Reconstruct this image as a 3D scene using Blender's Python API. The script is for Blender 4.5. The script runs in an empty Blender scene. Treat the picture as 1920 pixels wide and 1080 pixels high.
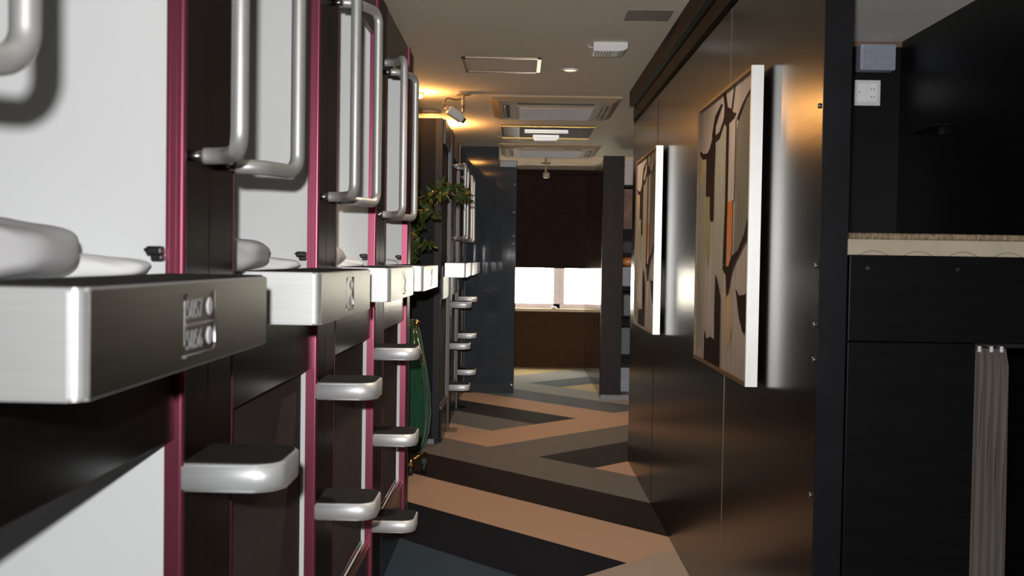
import bpy, bmesh, math, random
from mathutils import Vector, Matrix
R = math.radians
SC = bpy.context.scene
COL = SC.collection

# ------------------------------------------------------------------ camera
CAM_H = 1.25
cam = bpy.data.cameras.new('camera')
cam.sensor_width = 36.0
cam.lens = 1950.0 / 1920.0 * 36.0
cam.clip_start = 0.02
cam_o = bpy.data.objects.new('camera', cam)
COL.objects.link(cam_o)
M = Matrix.Rotation(R(0.416), 3, 'Z') @ Matrix.Rotation(R(90 - 1.5636), 3, 'X') @ Matrix.Rotation(R(0.9), 3, 'Z')
cam_o.rotation_euler = M.to_euler()
cam_o.location = (0, 0, CAM_H)
cam.dof.use_dof = True
cam.dof.focus_distance = 3.9
cam.dof.aperture_fstop = 7.5
SC.camera = cam_o

# ------------------------------------------------------------------ world, flash, exposure
W = bpy.data.worlds.new('overcast_sky')
SC.world = W
W.use_nodes = True
bg = W.node_tree.nodes['Background']
bg.inputs[0].default_value = (1.0, 0.93, 0.78, 1)
bg.inputs[1].default_value = 28.0

def lamp(name, kind, loc, energy, color=(1, 1, 1), size=0.05, falloff=None, rot=None, spot=None, blend=0.5):
    l = bpy.data.lights.new(name, kind)
    l.energy = energy
    l.color = color
    if kind == 'AREA':
        l.size = size
    else:
        l.shadow_soft_size = size
    if spot:
        l.spot_size = R(spot)
        l.spot_blend = blend
    if falloff:
        l.use_nodes = True
        nt = l.node_tree
        em = [n for n in nt.nodes if n.type == 'EMISSION'][0]
        f = nt.nodes.new('ShaderNodeLightFalloff')
        # flash falloff softened the way the camera's tone curve compresses it: a*linear + b*constant
        f.inputs['Strength'].default_value = falloff[0]
        f2 = nt.nodes.new('ShaderNodeLightFalloff')
        f2.inputs['Strength'].default_value = falloff[1]
        ad = nt.nodes.new('ShaderNodeMath')
        ad.operation = 'ADD'
        nt.links.new(f.outputs['Linear'], ad.inputs[0])
        nt.links.new(f2.outputs['Constant'], ad.inputs[1])
        nt.links.new(ad.outputs[0], em.inputs['Strength'])
    o = bpy.data.objects.new(name, l)
    COL.objects.link(o)
    o.location = loc
    if rot:
        o.rotation_euler = rot
    return o

# the camera's own flash, just above the lens and a little to its left
lamp('camera_flash', 'SPOT', (-0.025, -0.03, 1.335), 48.0, (1.0, 0.985, 0.97), 0.014,
     falloff=(0.78, 0.26), rot=(R(93), 0, R(0.4)), spot=115, blend=0.4)
SC.view_settings.view_transform = 'Standard'
SC.view_settings.look = 'None'
SC.view_settings.gamma = 1.0
SC.view_settings.use_curve_mapping = False
SC.view_settings.exposure = 0.0
SC.cycles.max_bounces = 8
SC.cycles.sample_clamp_indirect = 6.0

# ------------------------------------------------------------------ materials
def lin(c):
    return c / 12.92 if c <= 0.04045 else ((c + 0.055) / 1.055) ** 2.4
def rgb(r, g, b):
    return (lin(r / 255), lin(g / 255), lin(b / 255), 1)
MATS = {}
def mat(name, col, rough=0.5, metal=0.0, var=0.12, scale=(20, 20, 20), bump=0.0, bscale=None, spec=0.5,
        emit=None, estr=0, coat=0.0, trans=0.0, sheen=0.0, detail=3.0):
    m = bpy.data.materials.new(name)
    m.use_nodes = True
    nt = m.node_tree
    b = nt.nodes['Principled BSDF']
    b.inputs['Roughness'].default_value = rough
    b.inputs['Metallic'].default_value = metal
    b.inputs['Specular IOR Level'].default_value = spec
    b.inputs['Coat Weight'].default_value = coat
    b.inputs['Coat Roughness'].default_value = 0.15
    b.inputs['Transmission Weight'].default_value = trans
    b.inputs['Sheen Weight'].default_value = sheen
    tc = nt.nodes.new('ShaderNodeTexCoord')
    mp = nt.nodes.new('ShaderNodeMapping')
    mp.inputs['Scale'].default_value = scale
    nt.links.new(tc.outputs['Object'], mp.inputs['Vector'])
    nz = nt.nodes.new('ShaderNodeTexNoise')
    nz.inputs['Scale'].default_value = 1.0
    nz.inputs['Detail'].default_value = detail
    nt.links.new(mp.outputs[0], nz.inputs['Vector'])
    rp = nt.nodes.new('ShaderNodeValToRGB')
    c = Vector(col[:3])
    rp.color_ramp.elements[0].color = (*(c * (1 - var)), 1)
    rp.color_ramp.elements[1].color = (*[min(1, x) for x in (c * (1 + var))], 1)
    rp.color_ramp.elements[0].position = 0.3
    rp.color_ramp.elements[1].position = 0.7
    nt.links.new(nz.outputs['Fac'], rp.inputs['Fac'])
    nt.links.new(rp.outputs['Color'], b.inputs['Base Color'])
    if bump:
        n2 = nz
        if bscale:
            mp2 = nt.nodes.new('ShaderNodeMapping')
            mp2.inputs['Scale'].default_value = bscale
            nt.links.new(tc.outputs['Object'], mp2.inputs['Vector'])
            n2 = nt.nodes.new('ShaderNodeTexNoise')
            n2.inputs['Scale'].default_value = 1.0
            nt.links.new(mp2.outputs[0], n2.inputs['Vector'])
        bp = nt.nodes.new('ShaderNodeBump')
        bp.inputs['Strength'].default_value = bump
        bp.inputs['Distance'].default_value = 0.002
        nt.links.new(n2.outputs['Fac'], bp.inputs['Height'])
        nt.links.new(bp.outputs['Normal'], b.inputs['Normal'])
    if emit:
        b.inputs['Emission Color'].default_value = emit
        b.inputs['Emission Strength'].default_value = estr
    MATS[name] = m
    return m

m_white = mat('white_pod_plastic', (0.74, 0.76, 0.77, 1), 0.6, var=0.02, scale=(3, 3, 3), spec=0.25)
m_post = mat('wenge_post', (0.0125, 0.0075, 0.007, 1), 0.36, var=0.35, scale=(90, 90, 1.2), bump=0.06, spec=0.06)
m_dark = mat('black_brown_fascia', (0.008, 0.007, 0.007, 1), 0.25, var=0.2, scale=(60, 2, 60), bump=0.05, spec=0.3)
m_header = mat('brown_header', (0.05, 0.04, 0.03, 1), 0.35, var=0.2, scale=(60, 2, 60), bump=0.08)
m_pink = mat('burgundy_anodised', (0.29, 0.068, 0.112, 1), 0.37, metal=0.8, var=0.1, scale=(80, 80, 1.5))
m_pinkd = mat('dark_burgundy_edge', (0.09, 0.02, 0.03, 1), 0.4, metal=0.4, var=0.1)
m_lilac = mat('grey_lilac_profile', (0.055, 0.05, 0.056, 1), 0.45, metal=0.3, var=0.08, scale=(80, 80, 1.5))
m_steel = mat('satin_steel_tube', (0.60, 0.60, 0.585, 1), 0.46, metal=0.6, var=0.04, scale=(40, 40, 40))
m_rod = mat('dark_steel_rod', (0.30, 0.28, 0.28, 1), 0.3, metal=1.0, var=0.05)
m_alu = mat('brushed_aluminium', (0.80, 0.82, 0.84, 1), 0.48, metal=0.5, var=0.06, scale=(8, 8, 160), bump=0.05)
m_alul = mat('brushed_ledge_aluminium', (0.70, 0.71, 0.72, 1), 0.48, metal=0.6, var=0.05, scale=(8, 8, 160), bump=0.05)
m_front = mat('dark_anodised_front', (0.26, 0.25, 0.235, 1), 0.34, metal=1.0, var=0.06, scale=(8, 8, 160), bump=0.05)
m_pad = mat('charcoal_carpet_pad', (0.035, 0.035, 0.036, 1), 0.95, var=0.7, scale=(420, 420, 420), bump=0.8, spec=0.1)
m_blind = mat('brown_blind_fabric', (0.066, 0.050, 0.050, 1), 0.85, var=0.18, scale=(120, 120, 120), bump=0.2, spec=0.2)
m_sill = mat('bronze_sill', (0.20, 0.12, 0.08, 1), 0.28, metal=0.9, var=0.1)
m_sheet = mat('white_bed_linen', (0.80, 0.81, 0.82, 1), 0.9, var=0.02, scale=(10, 10, 10), bump=0.3, bscale=(14, 30, 14), spec=0.1)
m_quilt = mat('white_quilted_cover', (0.50, 0.50, 0.515, 1), 0.9, var=0.04, scale=(10, 10, 10), bump=0.9, bscale=(50, 9, 9), spec=0.1)
m_black = mat('black_plastic', (0.012, 0.012, 0.013, 1), 0.4, var=0.1)
m_plate = mat('dark_plate', (0.10, 0.10, 0.115, 1), 0.3, metal=0.5, var=0.05)
m_chrome = mat('chrome_rim', (0.75, 0.75, 0.78, 1), 0.2, metal=1.0, var=0.03)
m_letter = mat('pale_lettering', (0.42, 0.42, 0.43, 1), 0.5, var=0.03)
m_button = mat('white_button', (0.78, 0.78, 0.80, 1), 0.35, var=0.03)
# setting
m_ceil = mat('ceiling_paper', (0.80, 0.735, 0.61, 1), 0.9, var=0.07, scale=(30, 160, 30), bump=0.5, bscale=(60, 260, 60), spec=0.15)
m_lam = mat('bronze_laminate', (0.008, 0.0058, 0.0045, 1), 0.23, var=0.25, scale=(3, 3, 200), bump=0.05, spec=0.55, coat=0.0)
m_edge = mat('black_partition_edge', (0.007, 0.007, 0.009, 1), 0.45, var=0.2, scale=(8, 8, 8), spec=0.2)
m_corn = mat('bronze_cornice', (0.030, 0.022, 0.016, 1), 0.65, var=0.2, scale=(3, 3, 200), spec=0.12)
m_groove = mat('dark_groove', (0.004, 0.003, 0.0025, 1), 0.8, spec=0.05)
m_shell = mat('grey_plaster', (0.10, 0.09, 0.08, 1), 0.85, var=0.1, scale=(5, 5, 5))
m_slate = mat('slate_blue_panel', (0.028, 0.033, 0.040, 1), 0.05, var=0.15, scale=(6, 6, 6), spec=0.35)
m_pblack = mat('black_end_panel', (0.0035, 0.0035, 0.0045, 1), 0.5, var=0.2, scale=(6, 6, 6), spec=0.08)
m_stripe = mat('grey_edge_band', (0.014, 0.014, 0.018, 1), 0.5, var=0.1, spec=0.15)
m_brownwall = mat('brown_wall_paint', (0.046, 0.022, 0.009, 1), 0.7, var=0.1, scale=(9, 9, 9), spec=0.06)
m_cream = mat('cream_paint', (0.55, 0.42, 0.27, 1), 0.7, var=0.05, scale=(9, 9, 9))
m_shade = mat('dark_brown_shade', (0.016, 0.0055, 0.004, 1), 0.9, var=0.25, scale=(30, 30, 30), bump=0.3, spec=0.2)
m_wframe = mat('window_aluminium', (0.42, 0.33, 0.29, 1), 0.4, var=0.05, metal=0.2)
m_plinth = mat('grey_plinth', (0.16, 0.16, 0.165, 1), 0.5, var=0.08)
m_acw = mat('air_conditioner_plastic', (0.36, 0.275, 0.18, 1), 0.6, var=0.04, spec=0.2)
m_grille = mat('pale_filter_grille', (0.40, 0.38, 0.37, 1), 0.7, var=0.12, scale=(4, 200, 4))
m_slotd = mat('dark_recess', (0.030, 0.018, 0.014, 1), 0.7, var=0.15, spec=0.08)
m_bronze = mat('bronze_frame', (0.24, 0.18, 0.12, 1), 0.35, metal=0.6, var=0.08)
m_offw = mat('off_white_plastic', (0.62, 0.62, 0.63, 1), 0.45, var=0.03)
m_greyp = mat('grey_vent_plate', (0.22, 0.205, 0.18, 1), 0.6, var=0.15, scale=(14, 14, 14))
m_beigep = mat('beige_bracket', (0.32, 0.24, 0.15, 1), 0.5, var=0.06)
m_silver = mat('silver_camera_body', (0.50, 0.52, 0.53, 1), 0.4, metal=0.4, var=0.05)
m_cable = mat('brown_cable', (0.06, 0.02, 0.01, 1), 0.5, var=0.1)
m_glow = mat('warm_lamp_glass', (0.9, 0.8, 0.6, 1), 0.4, emit=(1.0, 0.55, 0.18, 1), estr=14)
m_gold = mat('polished_brass', (0.70, 0.46, 0.14, 1), 0.22, metal=1.0, var=0.05)
m_green = mat('green_velvet', (0.004, 0.050, 0.022, 1), 0.8, var=0.35, scale=(60, 60, 6), bump=0.5, sheen=0.3, spec=0.2)
m_leafA = mat('leaf_green', (0.040, 0.062, 0.012, 1), 0.4, var=0.3, scale=(30, 30, 30))
m_leafB = mat('leaf_yellow', (0.20, 0.15, 0.02, 1), 0.35, var=0.3, scale=(30, 30, 30))
m_bark = mat('brown_stem', (0.09, 0.05, 0.02, 1), 0.7, var=0.3)
m_pot = mat('dark_pot', (0.03, 0.025, 0.02, 1), 0.5, var=0.2)
m_cream2 = mat('cream_mattress_ticking', (0.43, 0.37, 0.28, 1), 0.8, var=0.06, scale=(25, 25, 25), bump=0.3, spec=0.2)
m_braid = mat('brown_braid', (0.22, 0.16, 0.10, 1), 0.8, var=0.5, scale=(180, 60, 60), bump=0.5)
m_bunk = mat('bunk_black_board', (0.0042, 0.0042, 0.005, 1), 0.40, var=0.2, scale=(5, 5, 60), spec=0.18)
m_curt = mat('taupe_curtain', (0.115, 0.098, 0.088, 1), 0.9, var=0.12, scale=(60, 60, 4), bump=0.2, spec=0.1)
m_lampbox = mat('pale_blue_louvre', (0.27, 0.29, 0.36, 1), 0.5, var=0.04)
m_wood = mat('wood_strip', (0.14, 0.085, 0.055, 1), 0.5, var=0.15, scale=(4, 60, 60))
m_pwhite = mat('white_frame_paint', (0.95, 0.95, 0.93, 1), 0.44, var=0.02, metal=0.55)
m_pframe = mat('brown_frame_wood', (0.10, 0.055, 0.022, 1), 0.45, var=0.2, scale=(60, 4, 60))
def carpet(name, c):
    return mat(name, c, 0.95, var=0.28, scale=(260, 260, 260), bump=0.6, spec=0.08, detail=6)
FC = {'beige': carpet('carpet_beige', (0.45, 0.30, 0.212, 1)),
      'taupe': carpet('carpet_taupe', (0.36, 0.29, 0.24, 1)),
      'brown': carpet('carpet_brown', (0.021, 0.015, 0.014, 1)),
      'grey': carpet('carpet_grey', (0.150, 0.143, 0.135, 1)),
      'dark': carpet('carpet_dark', (0.034, 0.032, 0.032, 1)),
      'navy': carpet('carpet_navy', (0.011, 0.012, 0.019, 1)),
      'blue': carpet('carpet_blue', (0.042, 0.064, 0.088, 1)),
      'steel': carpet('carpet_steel', (0.115, 0.13, 0.145, 1)),
      'pale': carpet('carpet_pale', (0.30, 0.30, 0.29, 1)),
      'sand': carpet('carpet_sand', (0.55, 0.42, 0.24, 1))}

# ------------------------------------------------------------------ mesh helpers
class MB:
    def __init__(s):
        s.bm = bmesh.new()
        s.mats = []
    def mi(s, m):
        if m is None:
            return 0
        if m not in s.mats:
            s.mats.append(m)
        return s.mats.index(m)
    def box(s, x0, x1, y0, y1, z0, z1, bev=0.0, seg=2, m=None, edges=None):
        t = bmesh.new()
        bmesh.ops.create_cube(t, size=1.0)
        for v in t.verts:
            v.co = Vector(((x0 + x1) / 2 + v.co.x * (x1 - x0), (y0 + y1) / 2 + v.co.y * (y1 - y0), (z0 + z1) / 2 + v.co.z * (z1 - z0)))
        if bev > 0:
            bmesh.ops.bevel(t, geom=t.edges[:], offset=bev, segments=seg, affect='EDGES', profile=0.5)
        s.merge(t, m)
    def merge(s, t, m=None, mtx=None, smooth=False):
        i = s.mi(m)
        vm = {}
        for v in t.verts:
            vm[v] = s.bm.verts.new(mtx @ v.co if mtx else v.co)
        for f in t.faces:
            try:
                nf = s.bm.faces.new([vm[v] for v in f.verts])
                nf.material_index = i
                nf.smooth = smooth
            except ValueError:
                pass
        t.free()
    def poly(s, pts, m=None):
        f = s.bm.faces.new([s.bm.verts.new(p) for p in pts])
        f.material_index = s.mi(m)
    def prism(s, pts, axis, a, b, m=None, smooth=False):
        """2-D polygon extruded along axis between a and b. axis z: pts=(x,y); y: pts=(x,z); x: pts=(y,z)"""
        def P(p, h):
            return {'z': (p[0], p[1], h), 'y': (p[0], h, p[1]), 'x': (h, p[0], p[1])}[axis]
        i = s.mi(m)
        A = [s.bm.verts.new(P(p, a)) for p in pts]
        B = [s.bm.verts.new(P(p, b)) for p in pts]
        n = len(pts)
        for f in (A[::-1], B):
            q = s.bm.faces.new(f)
            q.material_index = i
        for k in range(n):
            q = s.bm.faces.new((A[k], A[(k + 1) % n], B[(k + 1) % n], B[k]))
            q.material_index = i
            q.smooth = smooth
    def tube(s, pts, r, seg=14, m=None, cap=True):
        i = s.mi(m)
        pts = [Vector(p) for p in pts]
        rs = r if isinstance(r, (list, tuple)) else [r] * len(pts)
        rings = []
        d = (pts[1] - pts[0]).normalized()
        up = Vector((0, 0, 1)) if abs(d.z) < 0.9 else Vector((1, 0, 0))
        n = d.cross(up).normalized()
        for k, p in enumerate(pts):
            if k == 0:
                t = pts[1] - pts[0]
            elif k == len(pts) - 1:
                t = pts[-1] - pts[-2]
            else:
                t = (pts[k + 1] - p).normalized() + (p - pts[k - 1]).normalized()
            t.normalize()
            n = (n - t * n.dot(t)).normalized()
            b = t.cross(n)
            rings.append([s.bm.verts.new(p + (n * math.cos(2 * math.pi * j / seg) + b * math.sin(2 * math.pi * j / seg)) * rs[k]) for j in range(seg)])
        for k in range(len(rings) - 1):
            for j in range(seg):
                f = s.bm.faces.new((rings[k][j], rings[k][(j + 1) % seg], rings[k + 1][(j + 1) % seg], rings[k + 1][j]))
                f.smooth = True
                f.material_index = i
        if cap:
            for q in (rings[0][::-1], rings[-1]):
                f = s.bm.faces.new(q)
                f.material_index = i
    def cyl(s, c, r, h, axis='z', seg=24, m=None, r2=None):
        c = Vector(c)
        d = {'x': Vector((1, 0, 0)), 'y': Vector((0, 1, 0)), 'z': Vector((0, 0, 1))}[axis]
        s.tube([c, c + d * h], [r, r if r2 is None else r2], seg, m)
    def lathe(s, prof, c, seg=24, m=None):
        i = s.mi(m)
        rings = [[s.bm.verts.new((c[0] + r * math.cos(2 * math.pi * j / seg), c[1] + r * math.sin(2 * math.pi * j / seg), c[2] + z)) for j in range(seg)] for r, z in prof]
        for k in range(len(rings) - 1):
            for j in range(seg):
                f = s.bm.faces.new((rings[k][j], rings[k][(j + 1) % seg], rings[k + 1][(j + 1) % seg], rings[k + 1][j]))
                f.smooth = True
                f.material_index = i
        for q in (rings[0][::-1], rings[-1]):
            f = s.bm.faces.new(q)
            f.material_index = i
    def superell(s, c, h, e1=0.5, e2=0.5, nu=40, nv=24, wob=0.0, seed=0, m=None, ridge=0.0):
        """pillow like body: half sizes h, exponents e1 (vertical) and e2 (plan)"""
        rnd = random.Random(seed)
        ph = [(rnd.uniform(3, 9), rnd.uniform(0, 6.28), rnd.uniform(2, 6), rnd.uniform(0, 6.28)) for _ in range(5)]
        i = s.mi(m)
        def sp(v, e):
            return math.copysign(abs(v) ** e, v)
        g = []
        for a in range(1, nv):
            t = -math.pi / 2 + math.pi * a / nv
            row = []
            for b in range(nu):
                p = -math.pi + 2 * math.pi * b / nu
                x = sp(math.cos(t), e1) * sp(math.cos(p), e2)
                y = sp(math.cos(t), e1) * sp(math.sin(p), e2)
                z = sp(math.sin(t), e1)
                k = 1.0 + sum(wob * math.sin(q[0] * x * 2 + q[1]) * math.sin(q[2] * (y + z) + q[3]) for q in ph)
                k += ridge * math.sin(x * 26 + 2.2 * math.sin(3 * z + seed) + 1.4 * y) * (0.5 + 0.5 * math.sin(x * 7 + 4 * z + seed))
                row.append(s.bm.verts.new((c[0] + h[0] * x * (1 + (k - 1) * 0.3), c[1] + h[1] * y * k, c[2] + h[2] * max(z * k, -1.0))))
            g.append(row)
        bt = s.bm.verts.new((c[0], c[1], c[2] - h[2]))
        tp = s.bm.verts.new((c[0], c[1], c[2] + h[2]))
        fs = []
        for a in range(len(g) - 1):
            for b in range(nu):
                fs.append(s.bm.faces.new((g[a][b], g[a][(b + 1) % nu], g[a + 1][(b + 1) % nu], g[a + 1][b])))
        for b in range(nu):
            fs.append(s.bm.faces.new((bt, g[0][(b + 1) % nu], g[0][b])))
            fs.append(s.bm.faces.new((tp, g[-1][b], g[-1][(b + 1) % nu])))
        for f in fs:
            f.smooth = True
            f.material_index = i
    def build(s, name, m=None, parent=None, loc=None):
        me = bpy.data.meshes.new(name)
        bmesh.ops.recalc_face_normals(s.bm, faces=s.bm.faces[:])
        if parent is not None and loc is None:
            pl = wloc(parent)
            for v in s.bm.verts:
                v.co -= pl
        if loc is not None:
            for v in s.bm.verts:
                v.co -= Vector(loc)
        s.bm.to_mesh(me)
        s.bm.free()
        ms = s.mats if s.mats else [m]
        if s.mats and m and m not in s.mats and None:
            ms = [m] + s.mats
        for q in ms:
            me.materials.append(q)
        o = bpy.data.objects.new(name, me)
        COL.objects.link(o)
        if parent is not None:
            o.parent = parent
        elif loc is not None:
            o.location = loc
        return o
def wloc(o):
    v = Vector((0, 0, 0))
    while o is not None:
        v += o.location
        o = o.parent
    return v
def tag(o, label=None, cat=None, group=None, kind=None):
    if label: o['label'] = label
    if cat: o['category'] = cat
    if group: o['group'] = group
    if kind: o['kind'] = kind
    return o
def thing(name, loc, label, cat, group=None):
    o = bpy.data.objects.new(name, None)
    o.empty_display_size = 0.1
    COL.objects.link(o)
    o.location = loc
    return tag(o, label, cat, group)
def struct(name, mb, m, parent=None):
    o = mb.build(name, m, parent)
    if parent is None:
        o['kind'] = 'structure'
    return o
def fillet(pts, r, n=7):
    pts = [Vector(p) for p in pts]
    out = [pts[0]]
    for k in range(1, len(pts) - 1):
        a = (pts[k - 1] - pts[k]).normalized()
        b = (pts[k + 1] - pts[k]).normalized()
        p0, p2 = pts[k] + a * r, pts[k] + b * r
        for j in range(n + 1):
            t = j / n
            # circular-like blend
            w = 0.5523
            c1, c2 = p0 - a * r * w, p2 - b * r * w
            out.append(p0 * (1 - t) ** 3 + c1 * 3 * t * (1 - t) ** 2 + c2 * 3 * t * t * (1 - t) + p2 * t ** 3)
    out.append(pts[-1])
    return out
def roundrect(x0, x1, y0, y1, r, corners=(1, 1, 1, 1), n=6):
    """corner order: (x0,y0),(x1,y0),(x1,y1),(x0,y1)"""
    out = []
    cs = [(x0, y0, 180), (x1, y0, 270), (x1, y1, 0), (x0, y1, 90)]
    for (cx, cy, a0), use in zip(cs, corners):
        if not use:
            out.append((cx, cy))
            continue
        ox = cx + (r if cx == x0 else -r)
        oy = cy + (r if cy == y0 else -r)
        for j in range(n + 1):
            a = R(a0 + 90 * j / n)
            out.append((ox + r * math.cos(a), oy + r * math.sin(a)))
    return out
def text_mesh(txt, size):
    c = bpy.data.curves.new('lettering', 'FONT')
    c.body = txt
    c.size = size
    c.extrude = 0.0004
    c.align_x = 'LEFT'
    o = bpy.data.objects.new('lettering', c)
    COL.objects.link(o)
    dg = bpy.context.evaluated_depsgraph_get()
    dg.update()
    me = bpy.data.meshes.new_from_object(o.evaluated_get(dg))
    bpy.data.objects.remove(o)
    return me

# ------------------------------------------------------------------ setting: floor
CZ = 2.30
XL, XR, YB, YF = -2.62, 2.62, -1.6, 12.10
def clip(poly, f):
    out = []
    for k in range(len(poly)):
        a, b = poly[k], poly[(k + 1) % len(poly)]
        fa, fb = f(a), f(b)
        if fa >= 0: out.append(a)
        if (fa >= 0) != (fb >= 0):
            t = fa / (fa - fb)
            out.append((a[0] + (b[0] - a[0]) * t, a[1] + (b[1] - a[1]) * t))
    return out
fl = MB()
fl.box(XL, XR, YB, YF + 0.1, -0.12, -0.004, m=FC['grey'])
U = lambda k: 4.09 + 0.656 * k
V = lambda k: 3.82 + 0.655 * k
BIG = 40.0
cells = [  # (u0,u1,v0,v1,colour) with u = x+y, v = y-x
    (-BIG, U(-3), V(0), BIG, 'grey'), (U(-3), U(-2), V(0), BIG, 'beige'), (U(-2), U(-1), V(0), BIG, 'dark'),
    (U(-1), U(0), V(0), BIG, 'blue'), (U(0), U(1), V(0), BIG, 'navy'), (U(1), U(2), V(0), BIG, 'beige'),
    (-BIG, U(2), V(-1), V(0), 'taupe'), (-BIG, U(2), V(-2), V(-1), 'navy'), (-BIG, U(2), V(-3), V(-2), 'beige'), (-BIG, U(2), -BIG, V(-3), 'grey'),
    (U(2), U(3), -BIG, BIG, 'brown'), (U(3), U(4), -BIG, BIG, 'grey'),
    (U(4), BIG, V(2), V(3), 'beige'), (U(4), BIG, -BIG, V(2), 'dark'), (U(4), BIG, V(3), V(4), 'dark'), (U(4), BIG, V(4), V(5), 'grey'),
    (U(4), BIG, V(5), V(6), 'beige'), (U(4), U(5), V(6), BIG, 'beige'),
    (U(5), U(6), V(6), BIG, 'grey'), (U(6), U(7), V(6), BIG, 'dark'), (U(7), U(8), V(6), BIG, 'beige'),
    (U(8) , U(9), V(6), BIG, 'steel'), (U(9), U(10), V(6), BIG, 'pale'),
    (U(10), BIG, V(6), V(9) + 0.10, 'sand'), (U(10), BIG, V(9) + 0.10, V(10) + 0.08, 'steel'),
    (U(10), BIG, V(10) + 0.08, V(11) + 0.2, 'pale'), (U(10), BIG, V(11) + 0.2, BIG, 'sand')]
for u0, u1, v0, v1, c in cells:
    p = [(XL, YB), (XR, YB), (XR, YF), (XL, YF)]
    p = clip(p, lambda q: q[0] + q[1] - u0)
    if p: p = clip(p, lambda q: u1 - q[0] - q[1])
    if p: p = clip(p, lambda q: q[1] - q[0] - v0)
    if p: p = clip(p, lambda q: v1 - q[1] + q[0])
    if len(p) > 2:
        fl.prism(p, 'z', -0.004, 0.0, m=FC[c])
struct('floor', fl, None)

# ceiling, outer walls
b = MB(); b.box(XL - 0.1, XR + 0.1, YB - 0.1, YF + 0.2, CZ, CZ + 0.12); struct('ceiling', b, m_ceil)
b = MB(); b.box(XL - 0.1, XL, YB - 0.1, YF + 0.1, 0, CZ); struct('wall_left', b, m_shell)
b = MB(); b.box(XR, XR + 0.1, YB - 0.1, YF + 0.1, 0, CZ); struct('wall_right', b, m_shell)
b = MB(); b.box(XL, XR, YB - 0.1, YB, 0, CZ); struct('wall_front', b, m_shell)
# far wall with the window opening
WX0, WX1, WZ0, WZ1 = -0.34, 1.40, 0.69, 2.05
b = MB()
b.box(XL, WX0, YF, YF + 0.15, 0, CZ); b.box(WX1, XR, YF, YF + 0.15, 0, CZ)
b.box(WX0, WX1, YF, YF + 0.15, 0, WZ0); b.box(WX0, WX1, YF, YF + 0.15, WZ1, CZ)
struct('wall_back', b, m_brownwall)
b = MB()
b.box(WX0, WX1, YF + 0.03, YF + 0.09, WZ0, WZ0 + 0.055, 0.004)
b.box(WX0, WX1, YF + 0.03, YF + 0.09, WZ1 - 0.05, WZ1, 0.004)
b.box(WX0, WX0 + 0.05, YF + 0.03, YF + 0.09, WZ0, WZ1, 0.004)
b.box(WX1 - 0.05, WX1, YF + 0.03, YF + 0.09, WZ0, WZ1, 0.004)
b.box(0.395, 0.475, YF + 0.03, YF + 0.08, WZ0, WZ1, 0.004)
b.box(0.465, 0.525, YF + 0.05, YF + 0.10, WZ0, WZ1, 0.004)
win = struct('window_1', b, m_wframe)
g = MB(); g.box(WX0 + 0.03, WX1 - 0.03, YF + 0.064, YF + 0.068, WZ0 + 0.03, WZ1 - 0.03)
m_glass = bpy.data.materials.new('window_glass')
m_glass.use_nodes = True
_nt = m_glass.node_tree
_nt.nodes.clear()
_o = _nt.nodes.new('ShaderNodeOutputMaterial'); _mx = _nt.nodes.new('ShaderNodeMixShader')
_t = _nt.nodes.new('ShaderNodeBsdfTransparent'); _gl = _nt.nodes.new('ShaderNodeBsdfGlossy')
_t.inputs[0].default_value = (0.97, 0.98, 0.97, 1); _gl.inputs['Roughness'].default_value = 0.02
_mx.inputs[0].default_value = 0.06
_nt.links.new(_t.outputs[0], _mx.inputs[1]); _nt.links.new(_gl.outputs[0], _mx.inputs[2]); _nt.links.new(_mx.outputs[0], _o.inputs[0])
g.build('glass_pane', m_glass, win)
b = MB(); b.box(WX0 - 0.03, WX1 + 0.03, YF - 0.07, YF + 0.03, WZ0 - 0.035, WZ0, 0.004)
struct('trim_1', b, m_cream)
# drop beam in front of the window bay
b = MB(); b.box(-0.21, 2.0, 10.5, 10.75, 2.225, CZ); struct('trim_2', b, m_cream)

# right partition (bronze laminate) with stepped cornice
PX = 0.695
b = MB()
b.box(PX, 0.757, 2.42, 6.50, 0.0, CZ - 0.001, m=m_lam)
wr = struct('wall_partition', b, None)
b = MB()
b.box(PX - 0.034, PX, 2.42, 6.46, 2.205, CZ - 0.001, 0.003)
b.build('cornice_upper', m_corn, wr)
b = MB(); b.box(PX - 0.006, PX, 2.42, 6.46, 2.188, 2.205); b.build('groove', m_groove, wr)
b = MB(); b.box(PX - 0.007, PX, 2.42, 6.47, 2.125, 2.188); b.build('cornice_lower', m_corn, wr)
b = MB(); b.box(PX - 0.004, PX, 2.42, 6.47, 2.105, 2.125); b.build('groove', m_groove, wr)
b = MB(); b.box(PX - 0.001, 0.7575, 2.414, 2.4195, 0.0, CZ - 0.001, m=m_edge); b.build('end_face', None, wr)
b = MB(); b.box(PX - 0.0012, PX, 3.50, 3.504, 0.0, 2.1); b.build('panel_seam', m_bronze, wr)
b = MB(); b.box(PX - 0.0012, PX, 5.35, 5.354, 0.0, 2.1); b.build('panel_seam', m_slotd, wr)
for z in (1.247, 1.108, 1.026, 0.706, 1.62):
    b = MB(); b.tube([(PX + 0.001, 2.445, z), (PX - 0.004, 2.445, z), (PX - 0.0055, 2.445, z)], [0.0062, 0.0062, 0.003], 12)
    b.build('bolt', m_rod, wr)

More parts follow.
